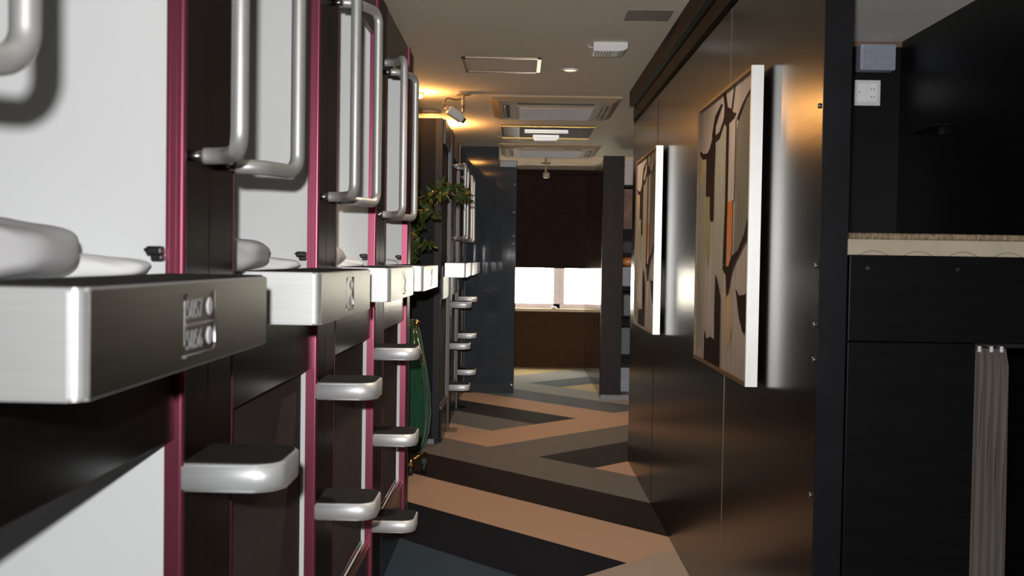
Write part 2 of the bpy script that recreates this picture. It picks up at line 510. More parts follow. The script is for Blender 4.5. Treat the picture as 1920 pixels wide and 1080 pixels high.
# slate partition at the end of the far pods
b = MB()
b.prism([(-0.60, 9.716), (-0.04, 9.70), (-0.04, 9.745), (-0.60, 9.760)], 'z', 0.0, 2.17, m=m_slate)
b.prism([(-0.60, 9.716), (-0.21, 9.705), (-0.21, 9.750), (-0.60, 9.760)], 'z', 2.17, CZ - 0.001, m=m_slate)
ws = struct('wall_slate', b, None)
for z in (1.95, 1.69, 1.47, 1.40, 1.29, 0.08):
    b = MB(); b.tube([(-0.062, 9.701, z), (-0.062, 9.694, z)], 0.008, 10); b.build('bolt', m_black if z > 0.1 else m_offw, ws)
b = MB(); b.box(-0.20, -0.042, 9.66, 9.70, 2.105, 2.168, 0.004); b.build('cover_box', mat('blue_grey_box', (0.085, 0.105, 0.125, 1), 0.4), ws)

# end panel of the far pod bank, facing the alcove
b = MB()
b.box(-2.60, -0.53, 6.97, 7.02, 0.035, 2.187, m=m_pblack)
we = struct('wall_pod_end', b, None)
b = MB(); b.box(-0.575, -0.529, 6.964, 6.97, 0.035, 2.187); b.build('edge_band', m_stripe, we)
b = MB(); b.box(-2.60, -0.56, 6.975, 7.02, 0.0, 0.035); b.build('plinth', m_plinth, we)

# right far bank: end panel and glossy side wall running to the window
b = MB(); b.box(0.735, 0.924, 9.35, 9.40, 0.045, 2.193, 0.003)
wp = struct('wall_pillar', b, mat('plum_black_panel', (0.016, 0.012, 0.012, 1), 0.5, var=0.2, scale=(40, 40, 2), spec=0.12))
b = MB(); b.box(0.745, 1.40, 9.36, 9.62, 0.0, 0.044); b.build('plinth', m_plinth, wp)
b = MB(); b.box(0.755, 0.79, 9.40, YF - 0.08, 0.0, 2.19)
struct('wall_gloss', b, mat('glossy_brown_laminate', (0.035, 0.022, 0.014, 1), 0.10, var=0.15, scale=(60, 60, 2), spec=0.6))

# ------------------------------------------------------------------ sleeping pods
PXF = -0.512   # face of the posts
def handle(par, y_m, y_b, xb=-0.405, z0=1.401, z1=1.932):
    r = 0.0128
    a0, b0 = Vector((PXF, y_m, z0)), Vector((xb, y_b, z0))
    a1, b1 = Vector((PXF, y_m, z1)), Vector((xb, y_b, z1))
    d = Vector((1, 0, 0))
    mb = MB()
    s0, s1 = a0 + d * 0.026, a1 + d * 0.026
    k0, k1 = a0 + d * 0.062, a1 + d * 0.062
    mb.tube(fillet([s0, k0, b0, b1, k1, s1], 0.031, 8), r, 18)
    h = mb.build('grab_handle', m_steel, par)
    for a, s_ in ((a0, s0), (a1, s1)):
        q = MB(); q.tube([a - d * 0.004, s_ + d * 0.003], 0.0085, 12); q.build('mounting_rod', m_rod, h)
    return h
def step(par, y0, ztop):
    x0, x1, dep, th = -0.507, -0.357, 0.172, 0.044
    q = MB()
    q.prism(roundrect(x0, x1, y0, y0 + dep, 0.042, (0, 1, 1, 0)), 'z', ztop - th, ztop - 0.001, smooth=False)
    bmesh.ops.bevel(q.bm, geom=[e for e in q.bm.edges if abs(e.verts[0].co.z - e.verts[1].co.z) < 1e-5], offset=0.0035, segments=2, affect='EDGES')
    for f in q.bm.faces:
        f.smooth = abs(f.normal.z) < 0.5
    s_ = q.build('step', m_alu, par)
    p = MB()
    p.prism(roundrect(x0 + 0.001, x1 - 0.006, y0 + 0.006, y0 + dep - 0.006, 0.037, (0, 1, 1, 0)), 'z', ztop - 0.003, ztop + 0.001)
    p.build('step_pad', m_pad, s_)
def ledge(par, y0, y1, nums=None, plate=True):
    x0, x1, z0, z1 = -0.507, -0.365, 1.124, 1.2215
    q = MB()
    q.prism(roundrect(x0, x1, y0, y1, 0.014, (0, 1, 1, 0), 5), 'z', z0, z1 - 0.001)
    bmesh.ops.bevel(q.bm, geom=[e for e in q.bm.edges if abs(e.verts[0].co.z - e.verts[1].co.z) < 1e-5], offset=0.003, segments=2, affect='EDGES')
    l = q.build('ledge', m_alul, par)
    p = MB()
    p.prism(roundrect(x0 + 0.001, x1 - 0.004, y0 + 0.004, y1 - 0.004, 0.012, (0, 1, 1, 0), 4), 'z', z1 - 0.003, z1 + 0.001)
    p.build('ledge_pad', m_pad, l)
    p = MB(); p.box(x1 - 0.004, x1 + 0.0005, y0 + 0.013, y1 - 0.006, z0 + 0.001, z1 - 0.003); p.build('front_panel', m_front, l)
    if plate:
        py0, py1 = y0 + 0.262, y0 + 0.372
        if not nums: py0 += 0.03; py1 += 0.0
        p = MB()
        p.prism(roundrect(py0, py1, z0 + 0.014, z1 - 0.014, 0.012), 'x', x1 - 0.001, x1 + 0.0012)
        pl = p.build('number_plate', m_front, l)
        # chrome rim on the far and lower side
        p = MB()
        zc0, zc1 = z0 + 0.014, z1 - 0.014
        p.tube(fillet([(x1 + 0.0012, py0, zc0), (x1 + 0.0012, py1, zc0), (x1 + 0.0012, py1, zc1)], 0.010, 6), 0.0016, 8)
        p.build('plate_rim', m_chrome, pl)
        for zc in (z0 + 0.066, z0 + 0.032):
            p = MB(); p.tube([(x1, py1 - 0.022, zc), (x1 + 0.0022, py1 - 0.022, zc), (x1 + 0.0030, py1 - 0.022, zc)], [0.0105, 0.0105, 0.008], 20)
            p.build('call_button', m_button, pl)
        if nums:
            p = MB(); p.box(x1 + 0.0005, x1 + 0.0016, py0 + 0.004, py1 - 0.008, z0 + 0.0475, z0 + 0.0495); p.build('divider_line', m_letter, pl)
            for t, zc in zip(nums, (z0 + 0.055, z0 + 0.021)):
                me = text_mesh(t, 0.031)
                me.transform(Matrix(((0, 0, 1, 0), (1, 0, 0, 0), (0, 1, 0, 0), (0, 0, 0, 1))))
                me.transform(Matrix.Diagonal((1, 0.95, 1, 1)))
                me.transform(Matrix.Translation(Vector((x1 + 0.0014, py0 + 0.004, zc)) - wloc(pl)))
                o = bpy.data.objects.new('number_lettering', me)
                me.materials.clear(); me.materials.append(m_letter)
                COL.objects.link(o); o.parent = pl
def shell(par, y0, y1, z0, z1, name):
    """white moulded capsule, open towards the corridor"""
    x0, x1, t = -2.35, -0.532, 0.02
    q = MB()
    q.box(x0, x1, y0 - t, y0, z0 - t, z1 + t)
    q.box(x0, x1, y1, y1 + t, z0 - t, z1 + t)
    q.box(x0, x1, y0, y1, z0 - t, z0)
    q.box(x0, x1, y0, y1, z1, z1 + t)
    q.box(x0 - t, x0, y0 - t, y1 + t, z0 - t, z1 + t)
    q.build(name, m_white, par)
def trim(par, y, z0, z1, m):
    """burgundy profile framing the far side of an opening"""
    q = MB()
    pr = roundrect(-0.5315, -0.5035, y, y + 0.014, 0.006, (0, 1, 1, 0), 4)
    q.prism(pr, 'z', z0, z1, smooth=False)
    q.box(-0.5315, -0.5265, y - 0.0015, y + 0.003, z0, z1)
    q.box(-0.519, -0.5165, y - 0.0012, y + 0.003, z0, z1)
    q.build('frame_trim', m, par)
def pod_column(off, label, nums=None, blind=True, yo=None, pe=None, steps=True, seed=0, upper_blind=False, ledge_rng=None):
    yo = (0.835 + off) if yo is None else yo          # opening start
    ye = 1.557 + off                                   # opening end / burgundy trim
    pe = (1.870 + off) if pe is None else pe           # end of post
    t = thing('sleeping_pod_column', (-0.9, (yo + pe) / 2, 0.0), label, 'capsule pod', 'capsule pods along the left side')
    shell(t, yo - 0.01, ye + 0.016, 1.150, 2.115, 'upper_shell')
    shell(t, yo - 0.01, ye + 0.016, 0.235, 1.055, 'lower_shell')
    # post between two openings
    q = MB()
    ym = ye + 0.150 if pe - ye > 0.25 else ye + 0.08
    q.box(-0.531, PXF, ye + 0.014, ym, 0.0, 2.19, 0.0015)
    q.box(-0.531, PXF, ym + 0.002, pe - 0.022, 0.0, 2.19, 0.0015)
    q.build('front_post', m_post, t)
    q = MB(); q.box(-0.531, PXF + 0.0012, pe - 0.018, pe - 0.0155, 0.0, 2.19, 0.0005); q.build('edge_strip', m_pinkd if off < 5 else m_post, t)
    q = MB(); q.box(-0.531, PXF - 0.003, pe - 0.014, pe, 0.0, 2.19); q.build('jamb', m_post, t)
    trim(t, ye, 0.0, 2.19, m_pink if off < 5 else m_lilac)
    q = MB(); q.box(-0.530, PXF - 0.004, yo, ye - 0.001, 0.972, 1.20, 0.002); q.build('fascia', m_dark, t)
    q = MB(); q.box(-0.530, PXF - 0.002, yo, ye - 0.001, 2.022, 2.19, 0.002); q.build('header', m_header, t)
    q = MB(); q.box(-0.530, PXF - 0.004, yo, ye - 0.001, 0.0, 0.225, 0.002); q.build('kick_plate', m_dark, t)
    q = MB()
    q.box(-0.532, PXF, yo, ye - 0.001, 0.225, 0.237, 0.002); q.box(-0.532, -0.521, yo, ye - 0.001, 0.236, 0.250, 0.002)
    q.build('sill_track', m_sill, t)
    # top
    q = MB(); q.box(-2.37, -0.531, yo, pe, 2.14, 2.19); q.build('roof_board', m_dark, t)
    q = MB(); q.box(-2.36, -0.54, ye + 0.04, pe - 0.0, 0.0, 2.139); q.build('divider_wall', m_dark, t) if pe - ye > 0.1 else q.bm.free()
    if ledge_rng != False:
        a, c = ledge_rng if ledge_rng else (0.867 + off, 1.502 + off)
        ledge(t, a, c, nums)
    if steps:
        for z in (0.935, 0.631, 0.326):
            step(t, ye + 0.001, z)
        handle(t, ye + 0.034, ye - 0.062)
        handle(t, ye + 0.215, ye + 0.326)
    if blind:
        bx = -0.546 if off < 5 else -0.534
        q = MB(); q.box(bx - 0.006, bx, yo, ye + 0.012, 0.236, 1.054); bl = q.build('roll_blind', m_blind, t)
        q = MB(); q.tube([(bx - 0.003, yo, 0.246), (bx - 0.003, ye + 0.012, 0.246)], 0.008, 10); q.build('blind_bar', m_rod, bl)
    if upper_blind:
        q = MB(); q.box(-0.540, -0.534, yo, ye + 0.012, 1.151, 2.114); q.build('roll_blind', m_blind, t)
    # small black catch on the inner face of the trim
    q = MB()
    q.box(-0.556, -0.531, ye - 0.020, ye - 0.002, 1.248, 1.262, 0.004)
    q.box(-0.549, -0.531, ye - 0.018, ye - 0.002, 1.240, 1.250, 0.003)
    q.box(-0.559, -0.550, ye - 0.018, ye - 0.004, 1.254, 1.259, 0.002)
    q.build('blind_catch', m_black, t)
    return t
PITCH = 1.035
names = {-1: 'capsule pod column at the extreme left, only its steel grab handle showing',
         0: 'nearest capsule pod column with number plate on its grey ledge and open lower berth',
         1: 'second capsule pod column from the camera, brown blind over its lower berth',
         2: 'third capsule pod column from the camera, between two other burgundy framed columns',
         3: 'last capsule pod column before the alcove with the green draped stand'}
for k in range(-1, 4):
    pod_column(PITCH * k, names[k], nums=('5057', '5056') if k == 0 else None, blind=(k >= 1), pe=4.87 if k == 3 else None,
               seed=k, steps=(k != 3), ledge_rng=(3.935, 4.63) if k == 3 else None)
fo = 6.045
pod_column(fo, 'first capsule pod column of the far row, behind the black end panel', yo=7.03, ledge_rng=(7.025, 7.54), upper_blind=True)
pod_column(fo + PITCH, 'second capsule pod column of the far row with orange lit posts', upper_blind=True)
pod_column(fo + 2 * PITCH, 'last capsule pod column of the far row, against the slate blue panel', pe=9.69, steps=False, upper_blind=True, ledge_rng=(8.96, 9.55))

# bedding
def bedding(k, roll=True):
    off = PITCH * k
    who = ['nearest', 'second', 'third', 'fourth'][k]
    q = MB(); q.box(-2.30, -0.555, 0.84 + off, 1.562 + off, 1.151, 1.205, 0.018, 3)
    tag(q.build('mattress', m_sheet, None, loc=(-1.4, 1.2 + off, 1.151)), 'thin white mattress in the %s upper berth' % who, 'mattress', 'mattresses in the upper berths')
    q = MB(); q.superell((-0.915, 1.322 + off, 1.2525), (0.335, 0.100, 0.047), 0.62, 0.42, 140, 40, 0.018, 11 + k, ridge=0.05)
    o = q.build('rolled_quilt', m_quilt, None, loc=(-0.9, 1.33 + off, 1.205))
    tag(o, 'white rolled quilt on the mattress of the %s upper berth' % who, 'quilt', 'rolled quilts in the upper berths')
    q = MB(); q.superell((-0.84, 1.505 + off, 1.229), (0.30, 0.050, 0.024), 0.8, 0.6, 90, 28, 0.02, 31 + k, ridge=0.04)
    o = q.build('pillow', m_sheet, None, loc=(-0.84, 1.49 + off, 1.205))
    tag(o, 'flat white pillow behind the rolled quilt of the %s upper berth' % who, 'pillow', 'pillows in the upper berths')
for k in range(4):
    bedding(k)

# ------------------------------------------------------------------ alcove: plant and draped stand
rnd = random.Random(7)
pt = thing('potted_plant', (-0.80, 5.55, 0.0), 'leafy green and yellow plant reaching out of the alcove past the pods', 'plant')
q = MB(); q.lathe([(0.11, 0.0), (0.13, 0.02), (0.15, 0.5), (0.155, 0.9), (0.14, 0.9), (0.13, 0.86)], (-0.80, 5.55, 0.0)); q.build('planter', m_pot, pt)
stems = [
    [(-0.80, 5.55, 0.86), (-0.70, 5.55, 1.15), (-0.62, 5.54, 1.38), (-0.56, 5.52, 1.52), (-0.44, 5.50, 1.61), (-0.36, 5.48, 1.60), (-0.27, 5.45, 1.585)],
    [(-0.80, 5.55, 0.86), (-0.69, 5.5, 1.20), (-0.60, 5.48, 1.38), (-0.52, 5.46, 1.46), (-0.46, 5.45, 1.50)],
    [(-0.79, 5.55, 0.86), (-0.68, 5.52, 1.05), (-0.60, 5.5, 1.20), (-0.55, 5.48, 1.30), (-0.48, 5.46, 1.33)],
    [(-0.79, 5.55, 0.86), (-0.66, 5.5, 1.10), (-0.58, 5.48, 1.27), (-0.56, 5.47, 1.42)]]
q = MB()
for s_ in stems:
    q.tube(s_, [0.010 - 0.0012 * j for j in range(len(s_))], 8)
q.build('branch', m_bark, pt)
q = MB()
def leaf(mb, p, d, l, w, m):
    d = Vector(d).normalized()
    n = d.cross(Vector((rnd.uniform(-1, 1), rnd.uniform(-1, 1), rnd.uniform(-.3, 1)))).normalized()
    u = d.cross(n)
    i = mb.mi(m)
    rows = []
    for t, ww in ((0, 0.12), (0.3, 0.9), (0.6, 0.85), (0.85, 0.4), (1.0, 0.04)):
        c = Vector(p) + d * l * t - u * 0.22 * l * t * t
        rows.append([mb.bm.verts.new(c + n * w * ww * s_ + u * (0.12 * w * ww if s_ == 0 else 0)) for s_ in (-1, 0, 1)])
    for a in range(4):
        for c in range(2):
            f = mb.bm.faces.new((rows[a][c], rows[a][c + 1], rows[a + 1][c + 1], rows[a + 1][c]))
            f.material_index = i; f.smooth = True
for si, s_ in enumerate(stems):
    for j in range(1, len(s_) - 0):
        a = Vector(s_[j - 1]); c = Vector(s_[j])
        if c.z < 1.1: continue
        for _ in range(34 if si == 0 and j >= 3 else 24):
            p = a.lerp(c, rnd.random()) + Vector((rnd.gauss(0, .014), rnd.gauss(0, .02), rnd.gauss(0, .014)))
            leaf(q, p, (rnd.uniform(-1, 1), rnd.uniform(-1, .6), rnd.uniform(-.8, .8)), rnd.uniform(.035, .07), rnd.uniform(.008, .014),
                 m_leafB if rnd.random() < 0.16 else m_leafA)
q.build('foliage', None, pt)

st = thing('draped_stand', (-0.66, 6.1, 0.0), 'tall green velvet covered stand with gold knob on brass wheeled base', 'covered stand')
q = MB()
prof = [(0.030, .89), (0.050, .87), (0.07, .80), (0.085, .70), (0.105, .58), (0.118, .45), (0.122, .33), (0.112, .22), (0.09, .14), (0.07, .10)]
seg = 72
rings = []
for r_, z in prof:
    ring = []
    for j in range(seg):
        a = 2 * math.pi * j / seg
        f = 1 + (0.07 * math.sin(9 * a + z * 3) + 0.04 * math.sin(17 * a)) * min(1, (0.95 - z) * 2)
        ring.append(q.bm.verts.new((-0.645 + r_ * f * math.cos(a), 6.1 + 0.8 * r_ * f * math.sin(a), z)))
    rings.append(ring)
for a in range(len(rings) - 1):
    for j in range(seg):
        f = q.bm.faces.new((rings[a][j], rings[a][(j + 1) % seg], rings[a + 1][(j + 1) % seg], rings[a + 1][j])); f.smooth = True
q.bm.faces.new(rings[0]); q.bm.faces.new(rings[-1])
q.build('velvet_cover', m_green, st)
q = MB(); q.lathe([(0.005, 0.0), (0.012, 0.008), (0.008, 0.014), (0.019, 0.024), (0.021, 0.034), (0.016, 0.046), (0.004, 0.052)], (-0.60, 6.08, 0.84)); q.build('knob', m_gold, st)
q = MB(); q.tube([(-0.60, 6.06, .865), (-0.64, 6.0, .855), (-0.70, 5.99, .84)], 0.006, 8); q.build('hook_arm', m_gold, st)
q = MB(); q.tube(fillet([(-0.61, 5.995, .85), (-0.60, 5.99, .74), (-0.572, 5.985, .66), (-0.552, 5.99, .62), (-0.545, 5.99, .66), (-0.575, 5.99, .76), (-0.60, 5.995, .85)], 0.02, 4), 0.0022, 6); q.build('gold_cord', m_gold, st)
q = MB()
q.tube([(-0.645, 6.1, 0.10), (-0.645, 6.1, 0.86)], 0.014, 12)
q.tube([(-0.645, 6.1, 0.105), (-0.61, 5.95, 0.09), (-0.53, 6.02, 0.115)], 0.011, 10)
q.tube([(-0.645, 6.1, 0.105), (-0.74, 6.02, 0.10)], 0.011, 10)
q.tube([(-0.645, 6.1, 0.105), (-0.66, 6.24, 0.10)], 0.011, 10)
q.lathe([(0.014, 0.0), (0.024, 0.012), (0.012, 0.03), (0.020, 0.045)], (-0.61, 5.95, 0.05))
q.build('brass_base', m_gold, st)
for (cx, cy) in ((-0.61, 5.95), (-0.54, 6.03), (-0.74, 6.02), (-0.66, 6.24)):
    q = MB()
    q.tube([(cx - 0.012, cy, 0.028), (cx + 0.012, cy, 0.028)], 0.028, 20)
    q.box(cx - 0.016, cx + 0.016, cy - 0.008, cy + 0.008, 0.05, 0.085, 0.003)
    q.build('caster', m_black, st)

# ------------------------------------------------------------------ right bunk
q = MB(); q.box(0.759, 1.72, 4.60, 4.64, 0.0, CZ - 0.002); struct('wall_bunk_head', q, m_bunk)
q = MB(); q.box(1.655, 1.72, 2.40, 4.60, 0.0, CZ - 0.002); bw = struct('wall_bunk_side', q, m_bunk)
q = MB(); q.box(0.758, 0.764, 2.44, 4.60, 0.0, CZ - 0.002); struct('wall_bunk_lining', q, m_bunk)
q = MB(); q.box(0.764, 1.655, 2.43, 4.60, 2.228, 2.262); struct('ceiling_bunk', q, mat('canopy_paper', (0.88, 0.87, 0.83, 1), 0.9, var=0.10, scale=(150, 150, 150), bump=0.5, spec=0.1))
q = MB(); q.box(0.764, 1.655, 4.585, 4.60, 2.205, 2.228); struct('trim_3', q, m_wood)
bt = thing('bunk_bed', (1.2, 3.5, 0), 'black boarded bunk bed at the right, with a mattress on top and a curtain below', 'bunk')
q = MB(); q.box(0.765, 1.654, 2.42, 2.44, 1.073, 1.274, 0.002); fp = q.build('front_board', m_bunk, bt)
for px_ in (0.806, 1.014):
    q = MB(); q.tube([(px_, 2.421, 1.243), (px_, 2.4165, 1.243)], 0.0045, 10); q.build('screw', m_rod, fp)
q = MB(); q.box(0.765, 1.654, 2.44, 4.599, 1.19, 1.222); q.build('bed_board', m_bunk, bt)
q = MB(); q.box(0.765, 1.062, 2.42, 2.44, 0.0, 1.071, 0.002); q.build('lower_board', m_bunk, bt)
q = MB(); q.box(0.765, 1.654, 2.46, 2.475, 1.060, 1.07); q.build('curtain_rail', m_rod, bt)
q = MB(); q.box(1.6545, 1.6552, 3.36, 3.364, 1.3, 2.2); q.build('board_seam', m_sill, bw)
mt = thing('bunk_mattress', (1.2, 3.5, 1.222), 'cream quilted mattress with brown braided edge on the right bunk', 'mattress')
q = MB(); q.box(0.766, 1.652, 2.445, 4.58, 1.223, 1.318, 0.008, 3); q.build('ticking', m_cream2, mt)
q = MB(); q.tube([(0.768, 2.444, 1.318), (1.65, 2.444, 1.318)], 0.0078, 10); q.build('braided_edge', m_braid, mt)
q = MB()
for j in range(8):   # quilting seams: shallow scallops
    x0 = 0.775 + j * 0.105
    q.tube([(x0 + 0.105 * i / 10, 2.4445, 1.262 + 0.022 * math.sin(math.pi * i / 10) * 1.0) for i in range(11)], 0.0009, 6)
    q.tube([(x0 + 0.105 * i / 10 + 0.0525, 2.4445, 1.272 - 0.02 * math.sin(math.pi * i / 10)) for i in range(11)], 0.0009, 6)
q.build('quilting_seam', mat('seam_thread', (0.20, 0.165, 0.12, 1), 0.9), mt)
# curtain
ct = thing('curtain', (1.11, 2.47, 0.0), 'gathered taupe curtain hanging in the lower bunk opening', 'curtain')
q = MB()
NX, NZ = 60, 24
grid = []
for a in range(NZ + 1):
    z = 0.03 + (1.057 - 0.03) * a / NZ
    fz = a / NZ
    row = []
    for j in range(NX + 1):
        s_ = j / NX
        w0 = 1.063 - 0.012 * (1 - fz)
        w1 = 1.166 - (0.008 if fz > 0.97 else 0)
        x = w0 + (w1 - w0) * s_
        amp = 0.011 * min(1.0, s_ * 3.0)
        y = 2.470 + amp * math.sin(s_ * 34 + 0.8 * math.sin(fz * 4)) + 0.004 * math.sin(s_ * 71 + fz * 3)
        row.append((x, y, z))
    grid.append(row)
for sgn in (0, 1):
    g = [[q.bm.verts.new((x, y + 0.002 * sgn, z)) for x, y, z in row] for row in grid]
    for a in range(NZ):
        for j in range(NX):
            f = q.bm.faces.new((g[a][j], g[a][j + 1], g[a + 1][j + 1], g[a + 1][j])); f.smooth = True
q.build('cloth', m_curt, ct)
for x in (1.086, 1.114, 1.138):
    q = MB(); q.box(x - 0.004, x + 0.004, 2.452, 2.458, 1.049, 1.064, 0.002); q.build('curtain_hook', m_offw, ct)
# lamp and socket in the bunk
lb = thing('wall_lamp', (1.535, 4.6, 2.15), 'pale louvred box lamp high on the bunk head wall', 'lamp')
q = MB(); q.box(1.455, 1.605, 4.52, 4.584, 2.092, 2.203, 0.003); q.build('lamp_body', m_lampbox, lb)
q = MB()
for j in range(12):
    z = 2.097 + j * 0.0088
    q.box(1.468, 1.604, 4.514, 4.523, z, z + 0.0052, 0.001)
    q.box(1.4525, 1.456, 4.522, 4.58, z, z + 0.0052)
q.build('louvre', m_lampbox, lb)
so = thing('wall_socket', (1.51, 4.6, 2.0), 'white switch and twin socket plate below the louvred lamp', 'socket')
q = MB(); q.box(1.455, 1.568, 4.590, 4.60, 1.949, 2.061, 0.003); q.build('cover_plate', m_offw, so)
q = MB(); q.box(1.467, 1.509, 4.587, 4.591, 1.965, 2.046, 0.001); q.build('rocker_switch', m_button, so)
q = MB(); q.box(1.512, 1.552, 4.588, 4.591, 1.965, 2.046, 0.001); q.build('socket_insert', m_button, so)
for z in (2.022, 1.987):
    for x in (1.527, 1.539):
        q = MB(); q.box(x - 0.0013, x + 0.0013, 4.5868, 4.589, z - 0.004, z + 0.004); q.build('socket_slot', m_black, so)
q = MB(); q.box(1.472, 1.476, 4.5862, 4.588, 2.004, 2.008); q.build('indicator_dot', m_black, so)
# small shelf bracket on the bunk side board
q = MB(); q.box(1.60, 1.6545, 4.05, 4.35, 1.795, 1.803, 0.002); q.box(1.63, 1.6545, 4.10, 4.14, 1.765, 1.797)
tag(q.build('bracket_shelf', m_bunk, None, loc=(1.655, 4.2, 1.80)), 'small dark shelf fixed inside the upper bunk on the side board', 'shelf')

# ------------------------------------------------------------------ paintings
m_cv = mat('canvas_pinkish', (0.31, 0.255, 0.225, 1), 0.6, var=0.2, scale=(30, 60, 5), bump=0.4, detail=6, spec=0.15)
m_cvg = mat('canvas_grey', (0.24, 0.225, 0.18, 1), 0.6, var=0.14, scale=(30, 60, 5), bump=0.4, detail=6, spec=0.15)
m_cvd = mat('canvas_olive_grey', (0.115, 0.11, 0.088, 1), 0.55, var=0.2, scale=(30, 60, 5), bump=0.4, detail=6, spec=0.15)
m_cvb = mat('canvas_umber', (0.018, 0.009, 0.006, 1), 0.9, var=0.3, scale=(30, 60, 6), bump=0.4, spec=0.08)
m_cvo = mat('canvas_orange', (0.40, 0.11, 0.012, 1), 0.5, var=0.2, scale=(30, 60, 6))
m_cvl = mat('canvas_olive', (0.20, 0.18, 0.075, 1), 0.6, var=0.2, scale=(30, 60, 6))
m_cvt = mat('canvas_tan', (0.33, 0.24, 0.13, 1), 0.6, var=0.25, scale=(30, 60, 6))
SHAPES = [
    (m_cvg, [(.0, .20), (.16, .20), (.20, .60), (.14, .95), (.0, .98)]),
    (m_cvg, [(.30, .17), (.44, .11), (.56, .09), (.57, .66), (.44, .80), (.32, .78)]),
    (m_cvt, [(.02, .19), (.14, .19), (.17, .24), (.10, .28), (.02, .30)]),
    (m_cvt, [(.60, .72), (.72, .70), (.76, .84), (.66, .93), (.58, .86)]),
    (m_cvd, [(.745, .16), (.84, .105), (.93, .075), (1, .065), (1, .47), (.90, .54), (.80, .585), (.74, .59)]),
    (m_cvl, [(.18, .36), (.27, .36), (.28, .58), (.25, .64), (.18, .56)]),
    (m_cvb, [(.17, .19), (.24, .17), (.30, .13), (.35, .12), (.36, .18), (.35, .30), (.35, .455), (.31, .46), (.27, .45), (.26, .36), (.17, .355)]),
    (m_cvb, [(.02, .16), (.10, .18), (.20, .185), (.18, .205), (.08, .20), (.02, .175)]),
    (m_cvb, [(.28, .13), (.34, .06), (.46, .03), (.49, .035), (.42, .065), (.35, .10), (.345, .135), (.44, .13), (.50, .10), (.52, .085), (.545, .10), (.50, .125), (.44, .155), (.34, .16)]),
    (m_cvb, [(.50, .0), (.545, .0), (.585, .06), (.64, .07), (.70, .095), (.74, .10), (.70, .115), (.62, .12), (.625, .20), (.63, .62), (.60, .63), (.555, .62), (.575, .40), (.575, .13), (.52, .105), (.53, .05)]),
    (m_cvb, [(.70, .0), (.715, .0), (.675, .08), (.655, .08)]),
    (m_cvb, [(.76, .12), (.86, .08), (1, .045), (1, .06), (.90, .078), (.78, .135)]),
    (m_cv, [(.63, .125), (.74, .115), (.735, .40), (.63, .40)]),
    (m_cvo, [(.63, .40), (.715, .40), (.72, .56), (.67, .64), (.625, .63)]),
    (m_cvb, [(1, .44), (1, .535), (.93, .55), (.84, .59), (.77, .62), (.72, .655), (.68, .72), (.64, .735), (.62, .66), (.56, .64), (.56, .625), (.66, .63), (.73, .59), (.82, .575), (.92, .52)]),
    (m_cvb, [(.42, .66), (.45, .67), (.53, .74), (.535, 1.0), (.43, 1.0), (.415, .80)]),
    (m_cvb, [(.21, .88), (.26, .915), (.34, .90), (.44, .905), (.44, 1.0), (.21, 1.0)]),
    (m_cvb, [(.80, .70), (.86, .725), (.95, .72), (1, .70), (1, .84), (.93, .845), (.87, .80)]),
]
def painting(y0, y1, label):
    z0, z1 = 0.899, 1.809
    xf, xb = 0.645, 0.679
    t = thing('painting', (xb, (y0 + y1) / 2, z0), label, 'painting', 'paintings on the bronze wall')
    w = 0.012
    q = MB()
    q.box(xf, xb, y0, y0 + w, z0, z1, m=m_pwhite)
    q.build('near_frame_side', None, t)
    q = MB()
    q.box(xf, xb, y1 - w, y1, z0, z1); q.box(xf, xb, y0 + w, y1 - w, z0, z0 + w); q.box(xf, xb, y0 + w, y1 - w, z1 - w, z1)
    q.build('frame', m_pframe, t)
    q = MB()
    ca, cb, za, zb = y0 + w, y1 - w, z0 + w, z1 - w
    q.box(xf + 0.008, xb, ca, cb, za, zb, m=m_cv)
    for i, (m, pts) in enumerate(SHAPES):
        q.poly([(xf + 0.0077 - 0.0002 * i, cb + (ca - cb) * s_, zb + (za - zb) * t_) for s_, t_ in pts], m)
    q.build('canvas', None, t)
    q = MB()
    q.box(xb, PX - 0.001, y0 + 0.2, y1 - 0.2, z1 - 0.2, z1 - 0.14); q.build('hanging_batten', m_black, t)
painting(2.95, 3.84, 'larger looking, nearer of two abstract earth-toned paintings on the bronze wall')
painting(5.01, 5.87, 'farther abstract painting on the bronze wall, close to its end')

# ------------------------------------------------------------------ ceiling fittings
t = thing('access_hatch', (-0.11, 5.64, CZ), 'square ceiling access hatch with thin metal frame beside the downlight', 'ceiling hatch')
q = MB()
hx0, hx1, hy0, hy1 = -0.322, 0.096, 5.43, 5.85
for a in ((hx0, hx1, hy0, hy0 + 0.022), (hx0, hx1, hy1 - 0.022, hy1), (hx0, hx0 + 0.022, hy0, hy1), (hx1 - 0.022, hx1, hy0, hy1)):
    q.box(*a, CZ - 0.007, CZ, 0.001)
q.build('hatch_frame', mat('hatch_metal', (0.38, 0.31, 0.23, 1), 0.35, metal=0.7), t)
q = MB(); q.box(hx0 + 0.024, hx1 - 0.024, hy0 + 0.024, hy1 - 0.024, CZ - 0.004, CZ); q.build('hatch_panel', m_ceil, t)
t = thing('downlight', (0.26, 5.755, CZ), 'small round recessed downlight to the right of the ceiling hatch', 'ceiling light')
q = MB(); q.lathe([(0.050, 0.0), (0.050, -0.005), (0.040, -0.007), (0.036, -0.004), (0.036, 0.0)], (0.26, 5.755, CZ - 0.0)); q.build('trim_ring', m_offw, t)
q = MB(); q.lathe([(0.036, -0.002), (0.030, -0.005), (0.01, -0.007)], (0.26, 5.755, CZ)); q.build('bulb_lens', mat('faint_lamp_lens', (0.8, 0.72, 0.5, 1), 0.3, emit=(1, .8, .5, 1), estr=1.0), t)
q = MB(); q.box(0.434, 0.627, 4.363, 4.555, CZ - 0.004, CZ, 0.001)
